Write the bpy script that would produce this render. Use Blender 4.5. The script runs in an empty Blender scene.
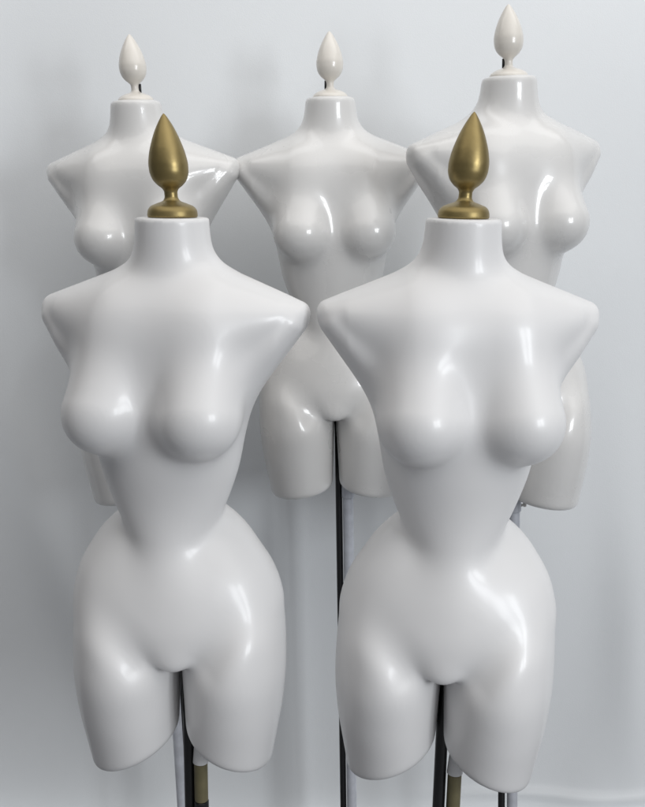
import bpy, bmesh, math, random
import numpy as np
from mathutils import Matrix, Vector

random.seed(4)
C = bpy.context.scene.collection
R = math.radians

# ------------------------------------------------------------------ camera
HC = 1.60
cam = bpy.data.cameras.new("camera")
cam.sensor_fit = 'VERTICAL'
cam.sensor_height = 24.0
cam.lens = 24.0 * 1000.0 / 807.0
cam.clip_start = 0.02
cam.clip_end = 100
camo = bpy.data.objects.new("camera", cam)
C.objects.link(camo)
camo.location = (0, 0, HC)
camo.rotation_euler = (R(90 - 12.6), 0, 0)
bpy.context.scene.camera = camo

# ------------------------------------------------------------------ light
w = bpy.data.worlds.new("World")
bpy.context.scene.world = w
w.use_nodes = True
bg = w.node_tree.nodes['Background']
bg.inputs[1].default_value = 0.45
def room_light(nt):
    """the rest of the pale room: warm ceiling, cooler and darker downwards, and a broad bright patch high up to the front right"""
    N = nt.nodes.new; L = nt.links.new
    tc = N('ShaderNodeTexCoord')
    sx = N('ShaderNodeSeparateXYZ'); L(tc.outputs['Generated'], sx.inputs[0])
    mr = N('ShaderNodeMapRange'); mr.inputs[1].default_value = -1.0; mr.inputs[2].default_value = 1.0
    L(sx.outputs['Z'], mr.inputs[0])
    cr = N('ShaderNodeValToRGB')
    e = cr.color_ramp.elements
    e[0].position = 0.05; e[0].color = (0.075, 0.08, 0.09, 1)
    e[1].position = 0.95; e[1].color = (0.48, 0.465, 0.445, 1)
    k = e.new(0.5); k.color = (0.19, 0.208, 0.24, 1)
    L(mr.outputs[0], cr.inputs[0])
    d = N('ShaderNodeVectorMath'); d.operation = 'DOT_PRODUCT'
    d.inputs[1].default_value = Vector(LOBE).normalized()
    L(tc.outputs['Generated'], d.inputs[0])
    mx = N('ShaderNodeMath'); mx.operation = 'MAXIMUM'; mx.inputs[1].default_value = 0; L(d.outputs['Value'], mx.inputs[0])
    pw = N('ShaderNodeMath'); pw.operation = 'POWER'; pw.inputs[1].default_value = 5; L(mx.outputs[0], pw.inputs[0])
    sc = N('ShaderNodeVectorMath'); sc.operation = 'SCALE'; sc.inputs[0].default_value = (2.3, 2.3, 2.32)
    L(pw.outputs[0], sc.inputs['Scale'])
    ad = N('ShaderNodeVectorMath'); ad.operation = 'ADD'
    L(cr.outputs[0], ad.inputs[0]); L(sc.outputs[0], ad.inputs[1])
    L(ad.outputs[0], bg.inputs[0])
LOBE = (0.52, -0.62, 0.64)
room_light(w.node_tree)

def area(name, loc, target, sx, sy, power, col):
    l = bpy.data.lights.new(name, 'AREA')
    l.shape = 'RECTANGLE'
    l.size, l.size_y = sx, sy
    l.energy = power
    l.color = col
    o = bpy.data.objects.new(name, l)
    C.objects.link(o)
    o.location = loc
    d = Vector(target) - Vector(loc)
    o.rotation_euler = d.to_track_quat('-Z', 'Y').to_euler()
    return o

# two panes of a window to the right, behind the camera
area("window_light", (1.72, -0.98, 1.88), (0, 1.6, 1.3), 0.36, 0.85, 18, (0.93, 0.965, 1.0))
area("window_light", (2.10, -0.66, 1.88), (0, 1.6, 1.3), 0.36, 0.85, 18, (0.93, 0.965, 1.0))
# ceiling lamp panel above the backdrop
area("ceiling_light", (0.1, 0.9, 3.4), (0.1, 1.5, 1.0), 4.6, 2.6, 34, (1.0, 0.975, 0.94))

# added lamp, no such fitting in the room: brightens the upper backdrop
area("added_wall_wash", (0.1, 1.72, 2.75), (0.1, 2.44, 2.25), 3.4, 0.5, 6, (0.97, 0.985, 1.0))

vs = bpy.context.scene.view_settings
vs.view_transform = 'Standard'
vs.look = 'None'
vs.exposure = 0.0
vs.gamma = 1.0

# ------------------------------------------------------------------ materials
def mat(name, col, rough=0.5, metal=0.0, coat=0.0, coat_rough=0.05, bump=0.0, bump_scale=40,
        var=0.0, var_scale=3.0, rough_var=0.0, sheen=0.0, tint=None):
    m = bpy.data.materials.new(name)
    m.use_nodes = True
    nt = m.node_tree
    b = nt.nodes['Principled BSDF']
    b.inputs['Base Color'].default_value = (*col, 1)
    b.inputs['Roughness'].default_value = rough
    b.inputs['Metallic'].default_value = metal
    b.inputs['Coat Weight'].default_value = coat
    b.inputs['Coat Roughness'].default_value = coat_rough
    if sheen:
        b.inputs['Sheen Weight'].default_value = sheen
    tc = nt.nodes.new('ShaderNodeTexCoord')
    if var:
        n = nt.nodes.new('ShaderNodeTexNoise')
        n.inputs['Scale'].default_value = var_scale
        n.inputs['Detail'].default_value = 5
        nt.links.new(tc.outputs['Object'], n.inputs['Vector'])
        r = nt.nodes.new('ShaderNodeMix')
        r.data_type = 'RGBA'
        t = tint or tuple(c * (1 - var) for c in col)
        r.inputs[6].default_value = (*col, 1)
        r.inputs[7].default_value = (*t, 1)
        mr = nt.nodes.new('ShaderNodeMapRange')
        mr.inputs[1].default_value = 0.38
        mr.inputs[2].default_value = 0.68
        nt.links.new(n.outputs[0], mr.inputs[0])
        nt.links.new(mr.outputs[0], r.inputs[0])
        nt.links.new(r.outputs[2], b.inputs['Base Color'])
    if rough_var:
        n = nt.nodes.new('ShaderNodeTexNoise')
        n.inputs['Scale'].default_value = 9
        n.inputs['Detail'].default_value = 6
        nt.links.new(tc.outputs['Object'], n.inputs['Vector'])
        mr = nt.nodes.new('ShaderNodeMapRange')
        mr.inputs[1].default_value = 0.3
        mr.inputs[2].default_value = 0.7
        mr.inputs[3].default_value = rough - rough_var
        mr.inputs[4].default_value = rough + rough_var
        nt.links.new(n.outputs[0], mr.inputs[0])
        nt.links.new(mr.outputs[0], b.inputs['Roughness'])
    if bump:
        n = nt.nodes.new('ShaderNodeTexNoise')
        n.inputs['Scale'].default_value = bump_scale
        n.inputs['Detail'].default_value = 2
        nt.links.new(tc.outputs['Object'], n.inputs['Vector'])
        bp = nt.nodes.new('ShaderNodeBump')
        bp.inputs['Strength'].default_value = 1.0
        bp.inputs['Distance'].default_value = bump
        nt.links.new(n.outputs[0], bp.inputs['Height'])
        nt.links.new(bp.outputs[0], b.inputs['Normal'])
        nt.links.new(bp.outputs[0], b.inputs['Coat Normal'])
    return m

M_white = mat("white_plastic", (0.705, 0.70, 0.70), 0.40, coat=0.24, coat_rough=0.15,
              bump=0.0008, bump_scale=12, var=0.02, var_scale=5, rough_var=0.02)
M_ivory = mat("glossy_ivory_plastic", (0.65, 0.642, 0.63), 0.28, coat=0.55, coat_rough=0.05,
              bump=0.0010, bump_scale=13, var=0.025, var_scale=5, rough_var=0.02)
M_rim = mat("raw_rim_plastic", (0.62, 0.60, 0.57), 0.5)
M_gold = mat("gold_paint", (0.30, 0.230, 0.096), 0.40, metal=0.75, bump=0.0004, bump_scale=60,
             var=0.18, var_scale=25, rough_var=0.06)
M_cream = mat("cream_paint", (0.68, 0.645, 0.59), 0.28, coat=0.4, coat_rough=0.08, var=0.05, var_scale=20)
M_black = mat("black_metal", (0.008, 0.008, 0.009), 0.35, var=0.3, var_scale=30)
M_silver = mat("silver_tube", (0.62, 0.64, 0.69), 0.40, metal=0.25, bump=0.001, bump_scale=90, var=0.15, var_scale=40)
M_olive = mat("olive_sleeve", (0.20, 0.175, 0.095), 0.45, metal=0.3, var=0.15, var_scale=40)
M_socket = mat("white_socket", (0.72, 0.72, 0.72), 0.4, var=0.04, var_scale=30)
M_cloth = mat("backdrop_cloth", (0.76, 0.78, 0.795), 0.9, bump=0.0002, bump_scale=400,
              var=0.03, var_scale=2.0)
M_floor = mat("pale_floor", (0.22, 0.225, 0.24), 0.5, var=0.08, var_scale=6, bump=0.001, bump_scale=120)

# ------------------------------------------------------------------ helpers
def link(name, mesh, m, parent=None, smooth=True):
    o = bpy.data.objects.new(name, mesh)
    C.objects.link(o)
    if m is not None and not mesh.materials:
        mesh.materials.append(m)
    if smooth:
        mesh.polygons.foreach_set('use_smooth', [True] * len(mesh.polygons))
    o.parent = parent
    return o

def lathe_mesh(name, prof, n=64):
    bm = bmesh.new()
    rings = []
    for r, z in prof:
        if r < 1e-5:
            rings.append([bm.verts.new((0, 0, z))])
        else:
            rings.append([bm.verts.new((r * math.cos(2 * math.pi * i / n), r * math.sin(2 * math.pi * i / n), z)) for i in range(n)])
    for a, b in zip(rings, rings[1:]):
        for i in range(n):
            j = (i + 1) % n
            if len(a) == 1 and len(b) == 1:
                continue
            if len(a) == 1:
                bm.faces.new((a[0], b[j], b[i]))
            elif len(b) == 1:
                bm.faces.new((a[i], a[j], b[0]))
            else:
                bm.faces.new((a[i], a[j], b[j], b[i]))
    bmesh.ops.recalc_face_normals(bm, faces=bm.faces)
    me = bpy.data.meshes.new(name)
    bm.to_mesh(me)
    bm.free()
    return me

def curve(xs, ys):
    """monotone cubic interpolation"""
    xs = np.array(xs, float); ys = np.array(ys, float)
    h = np.diff(xs); d = np.diff(ys) / h
    m = np.zeros(len(xs))
    m[0], m[-1] = d[0], d[-1]
    for i in range(1, len(xs) - 1):
        if d[i - 1] * d[i] > 0:
            w1 = 2 * h[i] + h[i - 1]; w2 = h[i] + 2 * h[i - 1]
            m[i] = (w1 + w2) / (w1 / d[i - 1] + w2 / d[i])
    def f(x):
        x = np.clip(x, xs[0], xs[-1])
        i = np.clip(np.searchsorted(xs, x) - 1, 0, len(xs) - 2)
        t = (x - xs[i]) / h[i]
        return ((2 * t**3 - 3 * t**2 + 1) * ys[i] + (t**3 - 2 * t**2 + t) * h[i] * m[i]
                + (-2 * t**3 + 3 * t**2) * ys[i + 1] + (t**3 - t**2) * h[i] * m[i + 1])
    return f

def fine(prof, n=4):
    """smooth a lathe profile given as (r, z) points"""
    t = np.arange(len(prof)); r = curve(t, [p[0] for p in prof]); z = curve(t, [p[1] for p in prof])
    tt = np.linspace(0, len(prof) - 1, (len(prof) - 1) * n + 1)
    return list(zip(r(tt), z(tt)))

# ------------------------------------------------------------------ torso as an implicit surface
def smin(a, b, k):
    h = np.maximum(k - np.abs(a - b), 0) / k
    return np.minimum(a, b) - h**3 * k / 6

def smax(a, b, k):
    return -smin(-a, -b, k)

def round_cone(x, y, z, a, b, r1, r2):
    a = np.array(a); b = np.array(b)
    d = b - a; L = np.linalg.norm(d); d = d / L
    px, py, pz = x - a[0], y - a[1], z - a[2]
    ax = px * d[0] + py * d[1] + pz * d[2]
    rad = np.sqrt(np.maximum(px**2 + py**2 + pz**2 - ax**2, 1e-12))
    s = (r1 - r2) / L; c = math.sqrt(1 - s * s)
    k = -s * rad + c * ax
    f = rad * c + ax * s - r1
    f = np.where(k < 0, np.sqrt(rad**2 + ax**2) - r1, f)
    f = np.where(k > c * L, np.sqrt(rad**2 + (ax - L)**2) - r2, f)
    return f

def ell(dx, dy, a, b):
    q = np.sqrt((dx / a)**2 + (dy / b)**2 + 1e-9)
    g = np.sqrt((dx / a**2)**2 + (dy / b**2)**2 + 1e-9)
    return q * (q - 1) / g

def soft(xs, ys, sg=.011):
    """the same, rounded off so that no kink shows in the gloss"""
    f = curve(xs, ys)
    t = np.arange(xs[0] - .06, xs[-1] + .06, .001)
    k = np.exp(-(np.arange(-45, 46) * .001 / sg)**2 / 2); k /= k.sum()
    v = np.convolve(np.pad(f(t), 45, mode='edge'), k, 'valid')
    return lambda x: np.interp(x, t, v)

# trunk: u is the drop below the top of the neck
U = [0.07, .10, .13, .16, .20, .266, .338, .40, .44, .47, .50, .54]
T_w = soft(U, [.040, .075, .100, .112, .116, .114, .105, .085, .068, .060, .062, .060])
T_d = soft(U, [.035, .055, .068, .078, .084, .086, .077, .069, .066, .066, .066, .064])
T_y = soft(U, [.012, .012, .010, .008, .004, .000, .000, .002, .000, -.003, -.006, -.008])
# pelvis: a wide bowl whose rim is higher at the back
PU = [.415, .43, .445, .465, .50, .55, .60, .66]
P_w = soft(PU, [.045, .078, .098, .118, .138, .153, .158, .157], .007)
P_d = soft(PU, [.035, .054, .067, .079, .089, .094, .093, .088], .007)
P_y = soft(PU, [.016, .014, .012, .008, .002, -.003, -.005, -.006])
NU = [-.05, 0, .03, .06, .09, .13]
N_w = soft(NU, [.0495, .0500, .0520, .0560, .064, .070])
N_d = soft(NU, [.050, .0505, .052, .057, .062, .066])
N_y = soft(NU, [-.004, -.002, .000, .006, .012, .012])
LU = [.46, .50, .55, .60, .65, .71, .77, .83]
L_x = soft(LU, [.060, .070, .077, .080, .0803, .0790, .0750, .0705])
L_w = soft(LU, [.054, .0695, .0762, .0778, .0785, .0750, .0685, .0625])
L_d = soft(LU, [.050, .064, .082, .108, .112, .101, .086, .074])
L_y = soft(LU, [.016, .012, .008, .004, .000, -.004, -.006, -.006])

def field(x, y, z, back=False):
    u = -z
    ux = np.abs(x)
    trunk = ell(x, y - T_y(u), T_w(u), T_d(u))
    trunk = smax(trunk, u - .56, .03)
    trunk = smax(trunk, .07 - u, .03)
    def pair(k, *a):
        ysc, y0 = a[0], a[1]
        if ysc < 1:
            t = np.clip(ux / .16, 0, 1)
            ysc = ysc - .26 * t * t
        return smin(round_cone(x, (y - y0) * ysc, u, *a[2:]), round_cone(-x, (y - y0) * ysc, u, *a[2:]), k)
    sh = pair(.09, .92, .010, (.050, 0, .147), (.1790, 0, .1270), .082, .0170)
    lat = pair(.06, .80, .010, (.054, 0, .247), (.1740, 0, .1405), .057, .0195)
    f = smin(smin(trunk, lat, .04), sh, .060 - .048 * np.clip((ux - .08) / .08, 0, 1))
    nf = 1 + (.9 * (u - .035) if back else 0)
    neck = ell(x, y - N_y(u), N_w(u) * nf, N_d(u) * nf)
    neck = smax(neck, u - .13, .03)
    f = smin(f, neck, .034)
    if back:
        br = pair(.036, 1, 0, (.056, -.026, .165), (.066, -.068, .258), .042, .0530)
    else:
        br = pair(.040, 1, 0, (.058, -.028, .160), (.069, -.070, .264), .044, .0565)
    f = smin(f, br, .042)
    up = u + .32 * (y - .01)
    pel = ell(x, y - P_y(up), P_w(up), P_d(up))
    pel = smax(pel, .425 - up, .02)
    sx = np.sqrt(ux**2 + .0006)
    pel = smax(pel, (u + .108 * np.tanh(sx / .12) - .657) * .80, .030)
    front = np.clip((-y - .01) / .05, 0, 1) * np.exp(-(ux / .05)**2)
    f = smin(f, pel, .027 + .012 * front)
    leg = ell(ux - L_x(u), y - L_y(u), L_w(u), L_d(u))
    leg = smax(leg, .48 - u, .05)
    cut = (u - .800) * .99 - (ux - .07) * .13 if back else (u - .790) * .93 - (ux - .07) * .36
    leg = smax(leg, cut, .018)
    f = smin(f, leg, .022)
    # the fold where belly and thigh meet
    fold = round_cone(ux, y, u, (.044, -.1165, .614), (.102, -.112, .545), .0185, .0185)
    f = smax(f, -fold, .040)
    # buttocks
    bt = np.sqrt((ux - .068)**2 + (y - .070)**2 + ((u - .62) * .85)**2) - .062
    f = smin(f, bt, .06)
    f = smax(f, -u, .014 if back else .006)
    return f

def surface_net(fn, lo, hi, h):
    n = [int(round((b - a) / h)) + 1 for a, b in zip(lo, hi)]
    ax = [lo[i] + h * np.arange(n[i]) for i in range(3)]
    F = np.empty(n)
    for i in range(n[0]):
        Y, Z = np.meshgrid(ax[1], ax[2], indexing='ij')
        F[i] = fn(np.full_like(Y, ax[0][i]), Y, Z)
    S = F < 0
    cnt = np.zeros([k - 1 for k in n], int)
    for a in (0, 1):
        for b in (0, 1):
            for c in (0, 1):
                cnt += S[a:n[0] - 1 + a, b:n[1] - 1 + b, c:n[2] - 1 + c]
    act = (cnt > 0) & (cnt < 8)
    idx = np.full(act.shape, -1)
    idx[act] = np.arange(act.sum())
    ii = np.argwhere(act)
    acc = np.zeros((len(ii), 3)); num = np.zeros(len(ii))
    corners = [(a, b, c) for a in (0, 1) for b in (0, 1) for c in (0, 1)]
    for p in corners:
        for q in corners:
            if sum(q) - sum(p) == 1 and all(q[k] >= p[k] for k in range(3)):
                fa = F[ii[:, 0] + p[0], ii[:, 1] + p[1], ii[:, 2] + p[2]]
                fb = F[ii[:, 0] + q[0], ii[:, 1] + q[1], ii[:, 2] + q[2]]
                m = (fa < 0) != (fb < 0)
                t = np.where(m, fa / np.where(m, fa - fb, 1), 0)
                pos = np.array(p) + t[:, None] * (np.array(q) - np.array(p))
                acc[m] += pos[m]; num[m] += 1
    V = np.array(lo) + h * (ii + acc / num[:, None])
    e = 1e-4
    for _ in range(3):
        x, y, z = V.T
        f0 = fn(x, y, z)
        g = np.stack([fn(x + e, y, z) - fn(x - e, y, z), fn(x, y + e, z) - fn(x, y - e, z),
                      fn(x, y, z + e) - fn(x, y, z - e)], 1) / (2 * e)
        V = V - np.clip(f0[:, None] * g / np.maximum((g**2).sum(1), .05)[:, None], -h * .5, h * .5)
    quads = []
    for axis in range(3):
        A = np.take(S, range(n[axis] - 1), axis); B = np.take(S, range(1, n[axis]), axis)
        E = np.argwhere(A != B)
        o1, o2 = [(1, 2), (2, 0), (0, 1)][axis]
        ok = (E[:, o1] > 0) & (E[:, o2] > 0) & (E[:, o1] < n[o1] - 1) & (E[:, o2] < n[o2] - 1)
        E = E[ok]
        def at(d1, d2):
            c = E.copy(); c[:, o1] -= d1; c[:, o2] -= d2
            return idx[c[:, 0], c[:, 1], c[:, 2]]
        q = np.stack([at(1, 1), at(0, 1), at(0, 0), at(1, 0)], 1)
        inside = A[tuple(E.T)]
        q[~inside] = q[~inside][:, ::-1]
        quads.append(q)
    return V, np.concatenate(quads)

TORSO = [surface_net(lambda x, y, z, b=b: field(x, y, z, b), (-.216, -.196, -.88), (.216, .176, .02), .004) for b in (False, True)]

B_x = soft([0, .06, .13, .26, .38, .44, .55, .66, .85], [0, -.1, -.45, -.9, -1.0, -.9, -.3, -.15, -.1], .02)

def torso_mesh(twist, bend, back):
    """the shared body, with the hips turned against the chest by twist degrees and the ribs pushed sideways by bend"""
    V, Q = TORSO[back]
    t = np.clip((-V[:, 2] - .30) / .28, 0, 1)
    a = R(twist) * t * t * (3 - 2 * t)
    V = V * np.array([.98, 1, .98])
    V = np.stack([V[:, 0] * np.cos(a) - V[:, 1] * np.sin(a), V[:, 0] * np.sin(a) + V[:, 1] * np.cos(a), V[:, 2]], 1)
    V[:, 0] += bend * -B_x(-V[:, 2])
    me = bpy.data.meshes.new("torso")
    me.from_pydata(V.tolist(), [], Q.tolist())
    me.update()
    return me


GOLD_F = lathe_mesh("finial", fine([
    (.0, .0005), (.0325, .0005), (.0336, .003), (.0330, .0085), (.0290, .0145), (.0200, .0185), (.0115, .0220), (.0088, .0275),
    (.0088, .0325), (.0105, .0370), (.0170, .0425), (.0232, .0505), (.0260, .0610), (.0262, .0690), (.0240, .0830),
    (.0195, .0980), (.0135, .1130), (.0064, .1262), (.0022, .1325), (.0, .1345)]))
CREAM_F = lathe_mesh("finial", fine([
    (.0, .0005), (.0340, .0005), (.0335, .003), (.0290, .0080), (.0200, .0125), (.0110, .0155), (.0074, .0190), (.0070, .0240),
    (.0076, .0290), (.0110, .0330), (.0180, .0390), (.0232, .0470), (.0255, .0560), (.0258, .0640), (.0238, .0760),
    (.0195, .0900), (.0135, .1030), (.0070, .1140), (.0028, .1195), (.0, .1215)]))

# ------------------------------------------------------------------ dress forms
def dress_form(label, x, y, ztop, yaw, lean, gold, twist=0.0, tip=0.0, side=1, px=0.0, bend=0.0):
    root = bpy.data.objects.new("dress_form", None)
    C.objects.link(root)
    root.empty_display_size = .1
    root.location = (x, y, 0)
    root.rotation_euler = (0, 0, R(yaw))
    root['label'] = label
    root['category'] = 'dress form'
    root['group'] = 'headless female dress forms on poles'
    # body and pole share a slight lean about the stand's foot
    tilt = Matrix.Rotation(R(yaw), 4, 'Z').inverted() @ Matrix.Rotation(R(-lean), 4, 'Y') @ Matrix.Rotation(R(yaw), 4, 'Z')
    top = tilt @ Matrix.Translation((0, 0, ztop))
    # keep the neck where it was measured: shift so that the top stays above the root
    p = top.translation
    shift = Matrix.Translation((-p.x, -p.y, ztop - p.z))
    T = shift @ top
    body = link("torso", torso_mesh(twist, bend, not gold), M_white if gold else M_ivory, root)
    body.matrix_local = T
    fm = (GOLD_F if gold else CREAM_F).copy()
    for v in fm.vertices:                      # the spike leans a little on its flat foot
        v.co.x += math.tan(R(tip)) * max(0, v.co.z - .010)
    fin = link("finial", fm, M_gold if gold else M_cream, root)
    fin.matrix_local = T @ Matrix.Rotation(R(-yaw), 4, 'Z')
    if not gold:
        hook = lathe_mesh("hook", [(0, 0), (.0028, .0), (.0026, .019), (0, .019)], 16)
        hk = link("finial_hook", hook, M_black, fin)
        hk.location = (-.0082 if x > -.1 else .0082, .005, .0125)
    foot = T @ Matrix.Translation((0, 0, -ztop))
    fx, fy = foot.translation.x, foot.translation.y
    H = ztop - .015
    def tube(name, r, z0, z1, m, dx, dy, n=24, r1=None):
        r1 = r if r1 is None else r1
        me = lathe_mesh(name, [(0, z0 - ztop), (r - .001, z0 - ztop), (r, z0 - ztop + .001), (r1, z1 - ztop - .001), (r1 - .001, z1 - ztop), (0, z1 - ztop)], n)
        o = link(name, me, m, root)
        o.matrix_local = T @ Matrix.Translation((dx + px, dy, 0))
        md = o.modifiers.new("edge", 'EDGE_SPLIT'); md.split_angle = R(40)
        return o
    tube("pole", .0092 if gold else .0072, 0.02, ztop - .60, M_black, -.008 if gold else -.003, .022)
    if gold:
        zt = ztop - .765
        tube("leg_socket", .0120, zt - .055, zt, M_socket, .0125, .014, r1=.0075)
        tube("sleeve", .0105, zt - .12, zt - .0555, M_olive, .0125, .014)
        tube("collar", .0112, zt - .19, zt - .1205, M_black, .0125, .014)
    else:
        zt = ztop - .76
        tube("leg_socket", .0135, zt - .050, zt, M_silver, .0155 * side, .010)
        tube("sleeve", .0110, zt - .80, zt - .0505, M_silver, .0155 * side, .010)
        tube("collar", .0108, zt - .88, zt - .8005, M_black, .0155 * side, .010)
        if x > .2:
            sc = link("screw", lathe_mesh("screw", [(0, 0), (.003, 0), (.002, .008), (.0042, .0085), (.0042, .012), (0, .012)], 16), M_rim, root)
            sc.matrix_local = T @ Matrix.Translation((.027 + px, .008, zt - .04 - ztop)) @ Matrix.Rotation(R(90), 4, 'Y')
    base = link("base", lathe_mesh("base", fine([(0, .0), (.118, .0), (.122, .004), (.120, .010), (.10, .016), (.05, .022), (.02, .03), (.0, .03)], 3)), M_black, root)
    base.location = (fx, fy, .001)
    return root

dress_form("white dress form with a gold finial, in front on the left, turned towards the left",
           -.201, 1.364, 1.551, -12, -.5, True, 12, -4.0, 1, .007, -.013)
dress_form("white dress form with a gold finial, in front on the right, facing the viewer",
           .184, 1.328, 1.551, 6, -1.0, True, -14, 3.5, 1, .018, .007)
dress_form("glossy white dress form with a cream finial, at the back behind the left gold-topped one",
           -.356, 1.99, 1.747, -8, 1.4, False, 5, -2.5, -1, .017, .003)
dress_form("glossy white dress form with a cream finial, at the back in the middle of three",
           .015, 2.01, 1.755, 3, 1.0, False, -3, 0, 1, .010)
dress_form("glossy white dress form with a cream finial, tallest one at the back on the right",
           .328, 1.846, 1.777, 20, 2.0, False, -10, -.5, 1, .008)

# ------------------------------------------------------------------ setting
def floor():
    bm = bmesh.new()
    v = [bm.verts.new(p) for p in ((-4, -3, 0), (4, -3, 0), (4, 2.9, 0), (-4, 2.9, 0))]
    bm.faces.new(v)
    me = bpy.data.meshes.new("floor"); bm.to_mesh(me); bm.free()
    o = link("floor", me, M_floor, None, False)
    o['kind'] = 'structure'

def backdrop():
    """one cloth hanging down the wall and running out over the floor in a soft curve"""
    nx, nz = 260, 260
    rad, drop, run = .008, 2.95, .10
    arc = rad * math.pi / 2
    total = drop + arc + run
    bm = bmesh.new()
    g = []
    def gs(v, w):
        return math.exp(-(v / w)**2)
    for i in range(nx + 1):
        x = -2.6 + 5.2 * i / nx
        row = []
        for j in range(nz + 1):
            s = total * j / nz
            if s < drop:
                y, z, ny, nzz = 2.285, rad + drop - s, -1, 0
            elif s < drop + arc:
                a = (s - drop) / rad
                y, z = 2.285 - rad + rad * math.cos(a), rad - rad * math.sin(a)
                ny, nzz = -math.cos(a), math.sin(a)
            else:
                y, z, ny, nzz = 2.285 - rad - (s - drop - arc), 0, 0, 1
            zz = z
            k = .022 * gs(x + 1.00 - .25 * (zz - 1.2), .13)
            k += .016 * gs(x + .62 + .30 * (zz - .7), .07) * gs(zz - .55, .55)
            k += .020 * gs(x - 1.02 - .22 * (zz - 1.6), .11)
            k += .010 * gs(x - .70 + .10 * (zz - 1.0), .06) * gs(zz - .5, .5)
            k += .012 * gs(x + .07 + .02 * zz, .045) * gs(zz - .2, .75)
            k += .008 * math.sin(3.1 * x + .9 * zz) + .005 * math.sin(6.3 * x - 1.7 * zz + 1) + .013
            k += .006 * gs(zz - .088 + .02 * (x - .6), .012) * max(0, min(1, (x - .2) * 3))
            k = max(k, 0) * 1.5 + .006
            row.append(bm.verts.new((x, y + ny * k, z + nzz * k)))
        g.append(row)
    for i in range(nx):
        for j in range(nz):
            bm.faces.new((g[i][j + 1], g[i + 1][j + 1], g[i + 1][j], g[i][j]))
    me = bpy.data.meshes.new("backdrop"); bm.to_mesh(me); bm.free()
    o = link("fabric_backdrop", me, M_cloth)
    s = o.modifiers.new("cloth", 'SOLIDIFY'); s.thickness = .003; s.offset = -1
    o['label'] = "plain pale grey cloth backdrop hanging behind the dress forms"
    o['category'] = 'backdrop'

floor()
backdrop()
